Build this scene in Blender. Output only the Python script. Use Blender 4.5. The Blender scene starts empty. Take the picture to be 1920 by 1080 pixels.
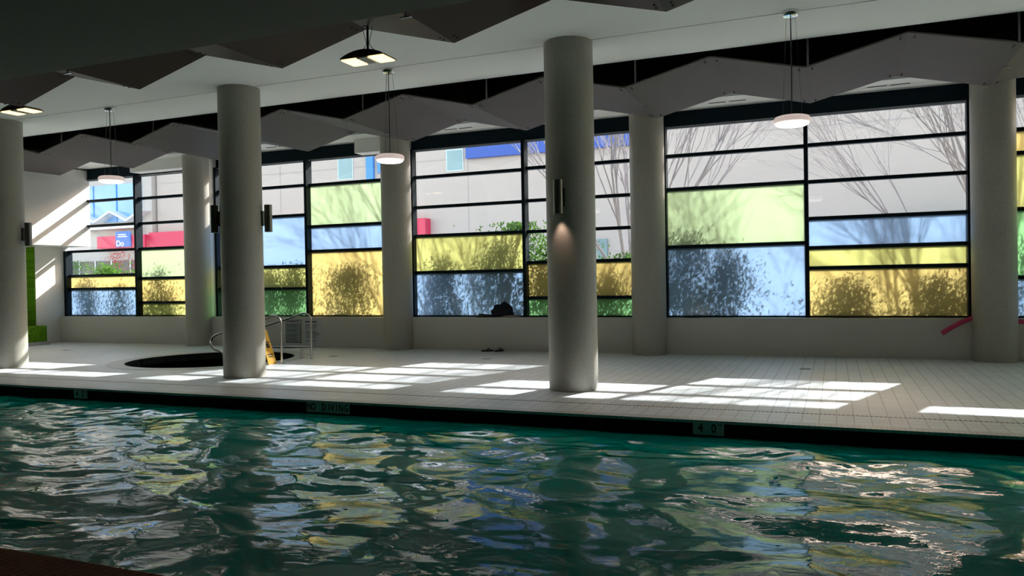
import bpy, bmesh, math, random
from mathutils import Vector, Matrix, noise
import numpy as np

sc = bpy.context.scene
C = sc.collection
PI = math.pi

# ------------------------------------------------------------------ camera
cam_d = bpy.data.cameras.new('camera')
cam = bpy.data.objects.new('camera', cam_d)
C.objects.link(cam)
YAW, PIT, ROL, FPX = 0.392020598, -0.011302457, -0.0180747706, 1464.13
fw = Vector((-math.sin(YAW) * math.cos(PIT), math.cos(YAW) * math.cos(PIT), math.sin(PIT)))
r0 = Vector((math.cos(YAW), math.sin(YAW), 0)); u0 = r0.cross(fw)
rr = r0 * math.cos(ROL) + u0 * math.sin(ROL)
uu = -r0 * math.sin(ROL) + u0 * math.cos(ROL)
m = Matrix((rr, uu, -fw)).transposed().to_4x4()
m.translation = Vector((0, 0, 1.5))
cam.matrix_world = m
cam_d.sensor_fit = 'HORIZONTAL'
cam_d.sensor_width = 36.0
cam_d.lens = FPX / 1920 * 36.0
cam_d.clip_end = 300
sc.camera = cam

# ------------------------------------------------------------------ light
sc.view_settings.view_transform = 'Standard'
sc.view_settings.look = 'None'
sc.view_settings.gamma = 1.0
sc.view_settings.use_curve_mapping = False
sc.view_settings.exposure = 0.60
w = bpy.data.worlds.new('sky'); sc.world = w; w.use_nodes = True
nt = w.node_tree; nt.nodes.clear()
sky = nt.nodes.new('ShaderNodeTexSky'); sky.sky_type = 'NISHITA'
SUN_DIR = Vector((-.35, -1, -.707)).normalized()      # direction the light travels
sky.sun_disc = False
sky.sun_elevation = math.asin(.555)
sky.sun_rotation = math.atan2(.35, 1)
sky.air_density = 1.0; sky.dust_density = 1.7
bg = nt.nodes.new('ShaderNodeBackground'); bg.inputs['Strength'].default_value = 0.68
ow = nt.nodes.new('ShaderNodeOutputWorld')
wb = nt.nodes.new('ShaderNodeMix'); wb.data_type = 'RGBA'; wb.blend_type = 'MULTIPLY'; wb.inputs[0].default_value = 1
wb.inputs[7].default_value = (1.22, .98, .80, 1)
nt.links.new(sky.outputs[0], wb.inputs[6]); nt.links.new(wb.outputs[2], bg.inputs[0]); nt.links.new(bg.outputs[0], ow.inputs[0])
sd = bpy.data.lights.new('sun', 'SUN'); sd.energy = 12.5; sd.angle = math.radians(0.6); sd.color = (1.0, .985, .97)
sun = bpy.data.objects.new('sun', sd); C.objects.link(sun)
sun.rotation_euler = SUN_DIR.to_track_quat('-Z', 'Y').to_euler()
sun.location = (5, 25, 20)
cy = sc.cycles
cy.use_denoising = True
cy.max_bounces = 10; cy.diffuse_bounces = 6; cy.glossy_bounces = 4; cy.transmission_bounces = 8; cy.transparent_max_bounces = 16
cy.caustics_reflective = False; cy.caustics_refractive = False
cy.sample_clamp_indirect = 6.0

# ------------------------------------------------------------------ materials
def newmat(name):
    mt = bpy.data.materials.new(name); mt.use_nodes = True
    n = mt.node_tree.nodes; n.clear()
    out = n.new('ShaderNodeOutputMaterial')
    return mt, mt.node_tree, n, out

def mat(name, col, rough=.6, metal=0, var=.06, scale=3.0, bump=0, bscale=40, emit=None, estr=0, spec=.5, coat=0):
    mt, t, n, out = newmat(name)
    p = n.new('ShaderNodeBsdfPrincipled')
    p.inputs['Roughness'].default_value = rough
    p.inputs['Metallic'].default_value = metal
    p.inputs['Specular IOR Level'].default_value = spec
    p.inputs['Coat Weight'].default_value = coat
    tc = n.new('ShaderNodeTexCoord')
    no = n.new('ShaderNodeTexNoise'); no.inputs['Scale'].default_value = scale; no.inputs['Detail'].default_value = 4
    t.links.new(tc.outputs['Object'], no.inputs['Vector'])
    mx = n.new('ShaderNodeMix'); mx.data_type = 'RGBA'
    mx.inputs[6].default_value = (*[max(0, c * (1 - var)) for c in col], 1)
    mx.inputs[7].default_value = (*[min(1, c * (1 + var)) for c in col], 1)
    t.links.new(no.outputs['Fac'], mx.inputs[0]); t.links.new(mx.outputs[2], p.inputs['Base Color'])
    if bump:
        nb = n.new('ShaderNodeTexNoise'); nb.inputs['Scale'].default_value = bscale
        t.links.new(tc.outputs['Object'], nb.inputs['Vector'])
        b = n.new('ShaderNodeBump'); b.inputs['Strength'].default_value = bump; b.inputs['Distance'].default_value = .01
        t.links.new(nb.outputs['Fac'], b.inputs['Height']); t.links.new(b.outputs[0], p.inputs['Normal'])
    if emit:
        p.inputs['Emission Color'].default_value = (*emit, 1); p.inputs['Emission Strength'].default_value = estr
    t.links.new(p.outputs[0], out.inputs[0])
    return mt

def tilemat(name, col, grout, size, mortar, rough=.4, var=.05, coords='Object', bump=.3, rowsize=None, spec=.5, axes='xy'):
    mt, t, n, out = newmat(name)
    p = n.new('ShaderNodeBsdfPrincipled'); p.inputs['Roughness'].default_value = rough
    p.inputs['Specular IOR Level'].default_value = spec
    tc = n.new('ShaderNodeTexCoord')
    br = n.new('ShaderNodeTexBrick'); br.offset = 0; br.squash = 1
    br.inputs['Scale'].default_value = 1
    br.inputs['Brick Width'].default_value = size; br.inputs['Row Height'].default_value = rowsize or size
    br.inputs['Mortar Size'].default_value = mortar; br.inputs['Mortar Smooth'].default_value = .1
    br.inputs['Bias'].default_value = 0
    br.inputs['Color1'].default_value = (*[c * (1 - var) for c in col], 1)
    br.inputs['Color2'].default_value = (*[min(1, c * (1 + var)) for c in col], 1)
    br.inputs['Mortar'].default_value = (*grout, 1)
    src = tc.outputs[coords]
    if axes != 'xy':
        sx = n.new('ShaderNodeSeparateXYZ'); cb = n.new('ShaderNodeCombineXYZ')
        t.links.new(src, sx.inputs[0])
        idx = {'x': 0, 'y': 1, 'z': 2}
        t.links.new(sx.outputs[idx[axes[0]]], cb.inputs[0]); t.links.new(sx.outputs[idx[axes[1]]], cb.inputs[1])
        src = cb.outputs[0]
    t.links.new(src, br.inputs['Vector'])
    no = n.new('ShaderNodeTexNoise'); no.inputs['Scale'].default_value = .7; no.inputs['Detail'].default_value = 5
    t.links.new(tc.outputs['Object'], no.inputs['Vector'])
    mx = n.new('ShaderNodeMix'); mx.data_type = 'RGBA'; mx.blend_type = 'MULTIPLY'; mx.inputs[0].default_value = 1
    rp = n.new('ShaderNodeMapRange'); rp.inputs[1].default_value = .3; rp.inputs[2].default_value = .7
    rp.inputs[3].default_value = .9; rp.inputs[4].default_value = 1.0
    t.links.new(no.outputs['Fac'], rp.inputs[0])
    t.links.new(br.outputs['Color'], mx.inputs[6]); t.links.new(rp.outputs[0], mx.inputs[7])
    t.links.new(mx.outputs[2], p.inputs['Base Color'])
    if bump:
        b = n.new('ShaderNodeBump'); b.inputs['Strength'].default_value = bump; b.inputs['Distance'].default_value = .003; b.invert = True
        t.links.new(br.outputs['Fac'], b.inputs['Height']); t.links.new(b.outputs[0], p.inputs['Normal'])
    t.links.new(p.outputs[0], out.inputs[0])
    return mt

def panemat(name, T, direct=.10):
    """coloured translucent film on glass"""
    mt, t, n, out = newmat(name)
    tr = n.new('ShaderNodeBsdfTranslucent'); tr.inputs[0].default_value = (*T, 1)
    tp = n.new('ShaderNodeBsdfTransparent'); tp.inputs[0].default_value = (*T, 1)
    mx = n.new('ShaderNodeMixShader'); mx.inputs[0].default_value = direct
    t.links.new(tr.outputs[0], mx.inputs[1]); t.links.new(tp.outputs[0], mx.inputs[2])
    gl = n.new('ShaderNodeBsdfGlossy'); gl.inputs['Roughness'].default_value = .12
    m2 = n.new('ShaderNodeMixShader'); m2.inputs[0].default_value = .04
    t.links.new(mx.outputs[0], m2.inputs[1]); t.links.new(gl.outputs[0], m2.inputs[2])
    t.links.new(m2.outputs[0], out.inputs[0])
    return mt

def glassmat(name, tint=(.93, .95, .95), refl=.05):
    mt, t, n, out = newmat(name)
    tp = n.new('ShaderNodeBsdfTransparent'); tp.inputs[0].default_value = (*tint, 1)
    gl = n.new('ShaderNodeBsdfGlossy'); gl.inputs['Roughness'].default_value = .02
    m2 = n.new('ShaderNodeMixShader'); m2.inputs[0].default_value = refl
    t.links.new(tp.outputs[0], m2.inputs[1]); t.links.new(gl.outputs[0], m2.inputs[2])
    t.links.new(m2.outputs[0], out.inputs[0])
    return mt

def watermat(name, tint, rough=.02, bscale=11.0, bstr=.13, body=(.0, .52, .45)):
    mt, t, n, out = newmat(name)
    tc = n.new('ShaderNodeTexCoord')
    mp = n.new('ShaderNodeMapping'); mp.inputs['Scale'].default_value = (.55, 1, 1)
    t.links.new(tc.outputs['Object'], mp.inputs[0])
    no = n.new('ShaderNodeTexNoise'); no.inputs['Scale'].default_value = bscale; no.inputs['Detail'].default_value = 3
    no.inputs['Distortion'].default_value = .6
    t.links.new(mp.outputs[0], no.inputs['Vector'])
    b = n.new('ShaderNodeBump'); b.inputs['Strength'].default_value = bstr; b.inputs['Distance'].default_value = .03
    t.links.new(no.outputs['Fac'], b.inputs['Height'])
    fr = n.new('ShaderNodeFresnel'); fr.inputs[0].default_value = 1.35
    t.links.new(b.outputs[0], fr.inputs['Normal'])
    tp = n.new('ShaderNodeBsdfTransparent'); tp.inputs[0].default_value = (*tint, 1)
    gl = n.new('ShaderNodeBsdfGlossy'); gl.inputs['Roughness'].default_value = rough
    gl.inputs['Color'].default_value = (1, 1, 1, 1)
    t.links.new(b.outputs[0], gl.inputs['Normal'])
    m2 = n.new('ShaderNodeMixShader')
    df = n.new('ShaderNodeBsdfDiffuse'); df.inputs[0].default_value = (*body, 1)
    mb_ = n.new('ShaderNodeMixShader'); mb_.inputs[0].default_value = .85
    t.links.new(tp.outputs[0], mb_.inputs[1]); t.links.new(df.outputs[0], mb_.inputs[2])
    t.links.new(fr.outputs[0], m2.inputs[0]); t.links.new(mb_.outputs[0], m2.inputs[1]); t.links.new(gl.outputs[0], m2.inputs[2])
    t.links.new(m2.outputs[0], out.inputs[0])
    return mt

M = dict(
    deck=tilemat('deck_tile', (.78, .83, .86), (.37, .39, .41), .165, .0045, rough=.42, var=.04),
    coping=tilemat('coping_mosaic', (.60, .61, .60), (.38, .38, .37), .05, .003, rough=.4, var=.05),
    ceiling=mat('ceiling_paint', (.88, .88, .84), .75, scale=.6, var=.03),
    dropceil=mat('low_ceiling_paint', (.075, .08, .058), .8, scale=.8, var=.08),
    void=mat('void_dark', (.09, .09, .075), .9),  # dark tone for the slot's inner faces and the ceiling joint
    wall=mat('wall_paint', (.70, .69, .64), .7, scale=1.0, var=.04),
    lowwall=mat('low_wall_paint', (.56, .54, .48), .7, scale=1.2, var=.05),
    rearwall=mat('rear_wall_paint', (.20, .19, .17), .8),
    column=tilemat('column_mosaic', (.44, .42, .35), (.35, .33, .28), .028, .002, rough=.45, var=.05, coords='UV', bump=.25),
    greentile=tilemat('green_tile', (.09, .22, .01), (.07, .16, .01), .05, .002, rough=.7, spec=.05, var=.25, axes='yz'),
    whitetile=tilemat('curb_tile', (.66, .67, .66), (.4, .4, .4), .05, .003, rough=.4),
    frame=mat('frame_metal', (.004, .012, .018), .5, metal=0, var=.1, spec=.12),
    framelight=mat('frame_strip_metal', (.35, .36, .37), .4, metal=.6),
    glass=glassmat('clear_glass'),
    canopy=mat('canopy_panel', (.128, .112, .106), .65, spec=.15, scale=2.0, var=.09, bump=.05, bscale=12),
    canopyshaded=mat('canopy_panel_shaded', (.036, .019, .013), .45, spec=.13, scale=2.0, var=.12, bump=.05, bscale=12),  # same panel as canopy, the near row's shade put into its colour
    bolt=mat('bolt_metal', (.03, .03, .03), .5, metal=.4),
    rod=mat('rod_metal', (.75, .75, .73), .5),
    steel=mat('stainless_steel', (.62, .60, .57), .22, metal=1.0, var=.03),
    chrome=mat('chrome', (.8, .82, .82), .15, metal=1.0, var=.02),
    sconce=mat('sconce_metal', (.20, .20, .18), .3, metal=.85),
    darkmetal=mat('dark_metal', (.03, .03, .028), .4, metal=.5),
    cable=mat('black_cable', (.01, .01, .01), .6),
    wire=mat('thin_wire', (.2, .2, .2), .4, metal=.8),
    shade=mat('pendant_glass', (.85, .74, .70), .3, emit=(1.0, .78, .72), estr=.30, spec=.6),
    diffuser=mat('pendant_diffuser', (.9, .88, .8), .5, emit=(1.0, .93, .80), estr=1.2),
    heatshell=mat('heater_shell', (.12, .095, .07), .45, metal=.4),
    heatglow=mat('heater_glow', (1, .8, .5), .5, emit=(1.0, .70, .28), estr=1.8),
    heatgrille=mat('heater_grille', (.8, .8, .78), .4, metal=.5),
    pooltile=tilemat('pool_band_tile', (.004, .012, .015), (.003, .008, .010), .05, .003, rough=.5, spec=.1, var=.2, axes='xz'),
    basin=mat('basin_plaster', (.10, .50, .44), .6, scale=.8, var=.08),
    water=watermat('pool_water', (.22, .62, .55)),
    tubwater=watermat('tub_water', (.10, .28, .25), bscale=12, bstr=.15, body=(.01, .03, .03)),
    tubdark=tilemat('tub_dark_tile', (.02, .03, .03), (.012, .02, .02), .05, .003, rough=.25, var=.2),
    marker=mat('marker_tile', (.70, .68, .68), .45, var=.05),
    ink=mat('black_ink', (.006, .006, .006), .6),
    brown=tilemat('brown_mosaic', (.48, .17, .08), (.16, .065, .035), .06, .005, rough=.8, spec=.1, var=.2, rowsize=.02),
    yellow=mat('yellow_plastic', (.80, .42, .01), .4),
    rubber=mat('rubber', (.02, .02, .02), .7),
    cloth=mat('navy_cloth', (.008, .008, .016), .9, var=.3, bump=.5, bscale=30),
    towel=mat('beige_towel', (.25, .22, .18), .95, bump=.5, bscale=60),
    noodle=mat('pink_foam', (.55, .05, .13), .85, bump=.15, bscale=80),
    paper=mat('white_paper', (.55, .55, .56), .7, var=.03),
    posterdark=mat('poster_panel', (.28, .31, .32), .6, var=.05),
    facade=mat('facade_render', (.52, .455, .40), .85, scale=.35, var=.07),
    facade2=mat('facade_concrete', (.50, .465, .42), .85, scale=.5, var=.09),
    groove=mat('facade_groove', (.42, .39, .36), .9),
    bluepanel=mat('blue_panel', (.035, .10, .42), .5, scale=.3, var=.08),
    skyglass=mat('blue_curtain_glass', (.20, .42, .78), .25, scale=.4, var=.25, coat=.3),
    bluetrim=mat('blue_trim', (.06, .28, .68), .5),
    redpanel=mat('red_panel', (.66, .035, .10), .5, scale=.3, var=.08),
    winpane=mat('facade_window_glass', (.22, .36, .38), .15, scale=.8, var=.2),
    winframe=mat('facade_window_frame', (.55, .66, .66), .5),
    darkglass=mat('storefront_glass', (.07, .08, .10), .15, scale=.6, var=.5),
    whitemetal=mat('white_metal', (.75, .76, .77), .4),
    signblue=mat('sign_blue', (.05, .16, .55), .5),
    signwhite=mat('sign_letters', (.85, .85, .85), .6),
    greybox=mat('grey_green_metal', (.22, .32, .31), .5),
    pave=mat('street_paving', (.74, .72, .69), .9, scale=.5, var=.15),
    soil=mat('planting_bed', (.10, .07, .045), .95, scale=3, var=.3),
    bark=mat('grey_bark', (.36, .33, .32), .9, scale=8, var=.25),
    redleaf=mat('red_leaf', (.50, .07, .06), .6, var=.3),
)
def leafmat(name, col, tcol):
    mt, t, n, out = newmat(name)
    d = n.new('ShaderNodeBsdfDiffuse'); d.inputs[0].default_value = (*col, 1)
    tr = n.new('ShaderNodeBsdfTranslucent'); tr.inputs[0].default_value = (*tcol, 1)
    g = n.new('ShaderNodeBsdfGlossy'); g.inputs['Roughness'].default_value = .35
    m1 = n.new('ShaderNodeMixShader'); m1.inputs[0].default_value = .35
    m2 = n.new('ShaderNodeMixShader'); m2.inputs[0].default_value = .06
    t.links.new(d.outputs[0], m1.inputs[1]); t.links.new(tr.outputs[0], m1.inputs[2])
    t.links.new(m1.outputs[0], m2.inputs[1]); t.links.new(g.outputs[0], m2.inputs[2])
    t.links.new(m2.outputs[0], out.inputs[0]); return mt
M['leaf'] = leafmat('shrub_leaf', (.06, .16, .03), (.16, .36, .05))
PANE = {
    'light green': panemat('pane_light_green', (.39, .455, .345)),
    'green': panemat('pane_green', (.30, .46, .30)),
    'yellow green': panemat('pane_yellow_green', (.46, .475, .275)),
    'yellow': panemat('pane_yellow', (.50, .455, .27)),
    'blue': panemat('pane_blue', (.305, .39, .485)),
}


def stripemat(name, c1, c2, w_, m_):
    mt, t, n, out = newmat(name)
    p = n.new('ShaderNodeBsdfPrincipled'); p.inputs['Roughness'].default_value = .4; p.inputs['Metallic'].default_value = .3
    tc = n.new('ShaderNodeTexCoord'); bk = n.new('ShaderNodeTexBrick'); bk.offset = 0
    for k_, v_ in (('Scale', 1), ('Brick Width', w_), ('Row Height', 5.0), ('Mortar Size', m_), ('Mortar Smooth', 0)): bk.inputs[k_].default_value = v_
    bk.inputs['Color1'].default_value = bk.inputs['Color2'].default_value = (*c1, 1); bk.inputs['Mortar'].default_value = (*c2, 1)
    t.links.new(tc.outputs['Object'], bk.inputs['Vector']); t.links.new(bk.outputs['Color'], p.inputs['Base Color']); t.links.new(p.outputs[0], out.inputs[0])
    return mt
M['grille'] = stripemat('grille_slots', (.5, .5, .48), (.04, .04, .04), .02, .005)
M['drain'] = stripemat('drain_grate', (.03, .03, .03), (.3, .3, .3), .026, .006)

# ------------------------------------------------------------------ mesh helpers
class MB:
    def __init__(s): s.v = []; s.f = []; s.uv = None
    def box(s, x0, x1, y0, y1, z0, z1):
        b = len(s.v)
        s.v += [(x0, y0, z0), (x1, y0, z0), (x1, y1, z0), (x0, y1, z0), (x0, y0, z1), (x1, y0, z1), (x1, y1, z1), (x0, y1, z1)]
        s.f += [tuple(b + i for i in q) for q in ((0, 3, 2, 1), (4, 5, 6, 7), (0, 1, 5, 4), (1, 2, 6, 5), (2, 3, 7, 6), (3, 0, 4, 7))]
        return s
    def poly(s, pts):
        b = len(s.v); s.v += [tuple(p) for p in pts]; s.f.append(tuple(range(b, b + len(pts)))); return s
    def prism(s, pts, vec):
        b = len(s.v); n = len(pts); vec = Vector(vec)
        s.v += [tuple(p) for p in pts] + [tuple(Vector(p) + vec) for p in pts]
        s.f.append(tuple(b + i for i in range(n))[::-1]); s.f.append(tuple(b + n + i for i in range(n)))
        for i in range(n):
            j = (i + 1) % n; s.f.append((b + i, b + j, b + n + j, b + n + i))
        return s
    def tube(s, pts, r, n=8, caps=True):
        pts = [Vector(p) for p in pts]; rs = r if isinstance(r, (list, tuple)) else [r] * len(pts)
        b = len(s.v); prev = None
        for i, p in enumerate(pts):
            d = (pts[min(i + 1, len(pts) - 1)] - pts[max(i - 1, 0)])
            d = d.normalized() if d.length > 1e-9 else Vector((0, 0, 1))
            if prev is None:
                a = d.orthogonal().normalized()
            else:
                a = (prev - d * prev.dot(d))
                a = a.normalized() if a.length > 1e-6 else d.orthogonal().normalized()
            prev = a; c = d.cross(a)
            for k in range(n):
                t = 2 * PI * k / n
                s.v.append(tuple(p + (a * math.cos(t) + c * math.sin(t)) * rs[i]))
        for i in range(len(pts) - 1):
            for k in range(n):
                q = (k + 1) % n
                s.f.append((b + i * n + k, b + i * n + q, b + (i + 1) * n + q, b + (i + 1) * n + k))
        if caps:
            s.f.append(tuple(b + k for k in range(n))[::-1]); e = b + (len(pts) - 1) * n
            s.f.append(tuple(e + k for k in range(n)))
        return s
    def lathe(s, cx, cy, prof, n=32, axis='z'):
        b = len(s.v)
        for (r, z) in prof:
            for k in range(n):
                t = 2 * PI * k / n
                s.v.append((cx + r * math.cos(t), cy + r * math.sin(t), z))
        for i in range(len(prof) - 1):
            for k in range(n):
                q = (k + 1) % n
                s.f.append((b + i * n + k, b + i * n + q, b + (i + 1) * n + q, b + (i + 1) * n + k))
        if prof[0][0] > 1e-6: s.f.append(tuple(b + k for k in range(n))[::-1])
        e = b + (len(prof) - 1) * n
        if prof[-1][0] > 1e-6: s.f.append(tuple(e + k for k in range(n)))
        return s
    def build(s, name, material, parent=None, smooth=False, bevel=0, loc=None):
        me = bpy.data.meshes.new(name)
        vs = s.v
        if loc is not None:
            vs = [(x - loc[0], y - loc[1], z - loc[2]) for x, y, z in vs]
        me.from_pydata(vs, [], s.f)
        me.materials.append(material)
        me.validate()
        bm = bmesh.new(); bm.from_mesh(me); bmesh.ops.recalc_face_normals(bm, faces=bm.faces); bm.to_mesh(me); bm.free()
        o = bpy.data.objects.new(name, me); C.objects.link(o)
        if smooth:
            for p in me.polygons: p.use_smooth = True
            try:
                me.set_sharp_from_angle(angle=math.radians(40))
            except Exception: pass
        if bevel:
            bv = o.modifiers.new('bevel', 'BEVEL'); bv.width = bevel; bv.segments = 2; bv.limit_method = 'ANGLE'
        if parent is not None: o.parent = parent
        if loc is not None: o.location = loc
        return o

def tag(o, label=None, cat=None, group=None, kind=None):
    if label: o['label'] = label
    if cat: o['category'] = cat
    if group: o['group'] = group
    if kind: o['kind'] = kind
    return o
def thing(name, label, cat, loc=(0, 0, 0), group=None, rz=0):
    o = bpy.data.objects.new(name, None); C.objects.link(o); o.location = loc; o.rotation_euler = (0, 0, rz)
    o.empty_display_size = .2
    return tag(o, label, cat, group)
def struct(name, mb, material, smooth=False, label=None):
    o = mb.build(name, material, smooth=smooth); o['kind'] = 'structure'
    if label: o['label'] = label
    return o
def copy_tree(o, parent=None):
    c = o.copy(); C.objects.link(c)
    if parent is not None: c.parent = parent
    for ch in list(o.children): copy_tree(ch, c)
    return c
def text_mesh(name, s, size, material, parent, loc, rot=(PI / 2, 0, 0), extrude=.001, align='CENTER', sx=1):
    cu = bpy.data.curves.new(name, 'FONT'); cu.body = s; cu.size = size; cu.extrude = extrude
    cu.align_x = align; cu.align_y = 'CENTER'; cu.offset = .002 * size / .1
    o = bpy.data.objects.new(name, cu); C.objects.link(o)
    dg = bpy.context.evaluated_depsgraph_get()
    me = bpy.data.meshes.new_from_object(o.evaluated_get(dg))
    bpy.data.objects.remove(o)
    me.materials.clear(); me.materials.append(material)
    n = bpy.data.objects.new(name, me); C.objects.link(n); n.parent = parent
    n.location = loc; n.rotation_euler = rot; n.scale = (sx, 1, 1)
    return n

# ------------------------------------------------------------------ setting
XL, XR, YB = -22.0, 9.0, -3.5
YW, YG, ZC = 15.05, 15.35, 4.66
YP, YN, ZW = 8.22, 3.02, -.165
PX0, PX1 = -18.0, 8.0
TX, TY, TR = -11.6, 12.2, 1.6

fl = MB()
def quad(x0, x1, y0, y1, z=0): fl.poly([(x0, y0, z), (x1, y0, z), (x1, y1, z), (x0, y1, z)])
S = 2.2
quad(XL, TX - S, YP + .15, 15.1); quad(TX + S, XR, YP + .15, 15.1)
quad(TX - S, TX + S, YP + .15, TY - S); quad(TX - S, TX + S, TY + S, 15.1)
N = 64
for k in range(N):
    a, b = 2 * PI * k / N, 2 * PI * (k + 1) / N
    def o_(t):
        c, s_ = math.cos(t), math.sin(t); mm = max(abs(c), abs(s_)); return (TX + S * c / mm, TY + S * s_ / mm, 0)
    def i_(t): return (TX + TR * math.cos(t), TY + TR * math.sin(t), 0)
    fl.poly([i_(a), o_(a), o_(b), i_(b)])
quad(PX1, XR, YN, YP + .15); quad(XL, PX0, YN, YP + .15)
struct('floor', fl, M['deck'], label='white square-tiled pool deck')
cp = MB(); cp.box(PX0, PX1, YP, YP + .15, -.03, 0.0)
struct('trim_1', cp, M['coping'], label='pale mosaic coping along the pool edge')
dr = MB(); dr.box(PX0, PX1, 8.925, 8.96, -.01, .0015)
mt, t_, n_, out_ = newmat('drain_slots')
p_ = n_.new('ShaderNodeBsdfPrincipled'); p_.inputs['Roughness'].default_value = .5
tc_ = n_.new('ShaderNodeTexCoord'); bk_ = n_.new('ShaderNodeTexBrick'); bk_.offset = 0
for k_, v_ in (('Scale', 1), ('Brick Width', .045), ('Row Height', .2), ('Mortar Size', .011), ('Mortar Smooth', 0)): bk_.inputs[k_].default_value = v_
bk_.inputs['Color1'].default_value = bk_.inputs['Color2'].default_value = (.03, .03, .03, 1); bk_.inputs['Mortar'].default_value = (.55, .55, .54, 1)
t_.links.new(tc_.outputs['Object'], bk_.inputs['Vector']); t_.links.new(bk_.outputs['Color'], p_.inputs['Base Color']); t_.links.new(p_.outputs[0], out_.inputs[0])
struct('trim_2', dr, mt, label='slotted gutter drain line along the deck')
nd = MB(); nd.box(XL, XR, YB, YN, -.25, 0.0)
struct('floor', nd, M['brown'], label='brown mosaic near side of the pool')

# pool shell
pb = MB()
pb.box(PX0 - .1, PX1 + .1, YP, YP + .12, -.45, -.03)
struct('trim_3', pb, M['pooltile'], label='black tile band at the pool waterline')
ps = MB()
ps.box(PX0 - .1, PX1 + .1, YP, YP + .12, -1.4, -.45)
ps.box(PX0 - .1, PX1 + .1, YN - .12, YN, -1.4, -.25)
ps.box(PX0 - .1, PX0, YN, YP, -1.4, 0); ps.box(PX1, PX1 + .1, YN, YP, -1.4, 0)
ps.box(PX0 - .1, PX1 + .1, YN - .12, YP + .12, -1.5, -1.4)
o = ps.build('pool_basin', M['basin']); tag(o, 'teal basin under the rippling pool water', 'pool', kind='structure')

# pool water: real waves
rng = random.Random(4)
nx, ny = 760, 240
xs = np.linspace(PX0, PX1, nx); 
# denser sampling in the visible part
ys = np.linspace(YN, YP, ny)
Xg, Yg = np.meshgrid(xs, ys)
def gnoise(X, Y, cell, seed):
    rs = np.random.RandomState(seed)
    G = rs.uniform(-1, 1, (64, 64, 2))
    x = X / cell; y = Y / cell
    xi = np.floor(x).astype(int); yi = np.floor(y).astype(int); fx = x - xi; fy = y - yi
    u = fx * fx * fx * (fx * (fx * 6 - 15) + 10); v = fy * fy * fy * (fy * (fy * 6 - 15) + 10)
    def g(a, b): 
        q = G[(xi + a) % 64, (yi + b) % 64]; return q[..., 0] * (fx - a) + q[..., 1] * (fy - b)
    return (g(0, 0) * (1 - u) + g(1, 0) * u) * (1 - v) + (g(0, 1) * (1 - u) + g(1, 1) * u) * v
wx = Xg + .35 * gnoise(Xg, Yg, .9, 1); wy = Yg + .35 * gnoise(Xg, Yg, .9, 2)
H = .072 * gnoise(wx * .75 + wy * .25, wy, 1.0, 3) + .030 * gnoise(wx * .7, wy + .2 * wx, .42, 5)
rdg = 1 - np.abs(gnoise(wx * .6 - .2 * wy, wy, .55, 8)) * 2.2
H += .016 * rdg + .010 * gnoise(wx * .8, wy, .17, 9)
edge = np.clip((YP - Yg) / .5, .25, 1)
H = H * edge; H -= H.mean()
vv = np.stack([Xg, Yg, ZW + H], -1).reshape(-1, 3)
idx = np.arange(nx * ny).reshape(ny, nx)
ff = np.stack([idx[:-1, :-1], idx[:-1, 1:], idx[1:, 1:], idx[1:, :-1]], -1).reshape(-1, 4)
me = bpy.data.meshes.new('pool_water'); me.from_pydata(vv.tolist(), [], ff.tolist()); me.materials.append(M['water'])
for p in me.polygons: p.use_smooth = True
o = bpy.data.objects.new('pool_water', me); C.objects.link(o)
tag(o, 'rippling dark teal swimming pool water reflecting the windows', 'water', kind='stuff')

# ceilings
ce = MB()
ce.box(XL, XR, 6.155, 10.03, ZC, ZC + .12)
struct('ceiling', ce, M['ceiling'], label='pale ceiling over the pool edge')
prof = [(10.055, ZC + .002), (10.6, 4.67), (11.0, 4.69), (11.4, 4.735), (11.7, 4.79), (11.95, 4.855), (12.1, 4.92), (12.25, 5.05), (12.3, 5.5)]
prof += [(12.2, 5.5), (12.0, 5.05), (11.4, ZC + .2), (10.055, ZC + .15)]
cs = MB(); cs.prism([(XL, y, z) for y, z in prof], (XR - XL, 0, 0))
struct('ceiling', cs, M['ceiling'], smooth=True, label='ceiling strip curling up into the dark slot')
g_ = MB(); g_.box(XL, XR, 10.03, 10.075, ZC + .02, ZC + .12)
struct('trim_4', g_, M['void'], label='thin ceiling joint line')
vo = MB(); vo.box(XL, XR, 12.0, 14.45, 5.5, 5.6)
vo.box(XL, XR, 14.46, 14.56, 4.80, 5.6)
struct('ceiling', vo, M['void'], label='dark slot above the folded canopies')
so = MB(); so.box(XL, XR, 14.44, 15.3, 4.70, 4.79)
struct('ceiling', so, M['ceiling'], label='pale soffit in front of the windows')
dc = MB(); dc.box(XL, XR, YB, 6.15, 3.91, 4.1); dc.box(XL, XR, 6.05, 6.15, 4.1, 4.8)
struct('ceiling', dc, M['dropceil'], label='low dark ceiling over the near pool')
rf = MB(); rf.box(XL - .3, XR + .3, YB - .3, 15.7, 5.7, 5.9)
struct('ceiling', rf, M['rearwall'], label='roof slab')

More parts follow.
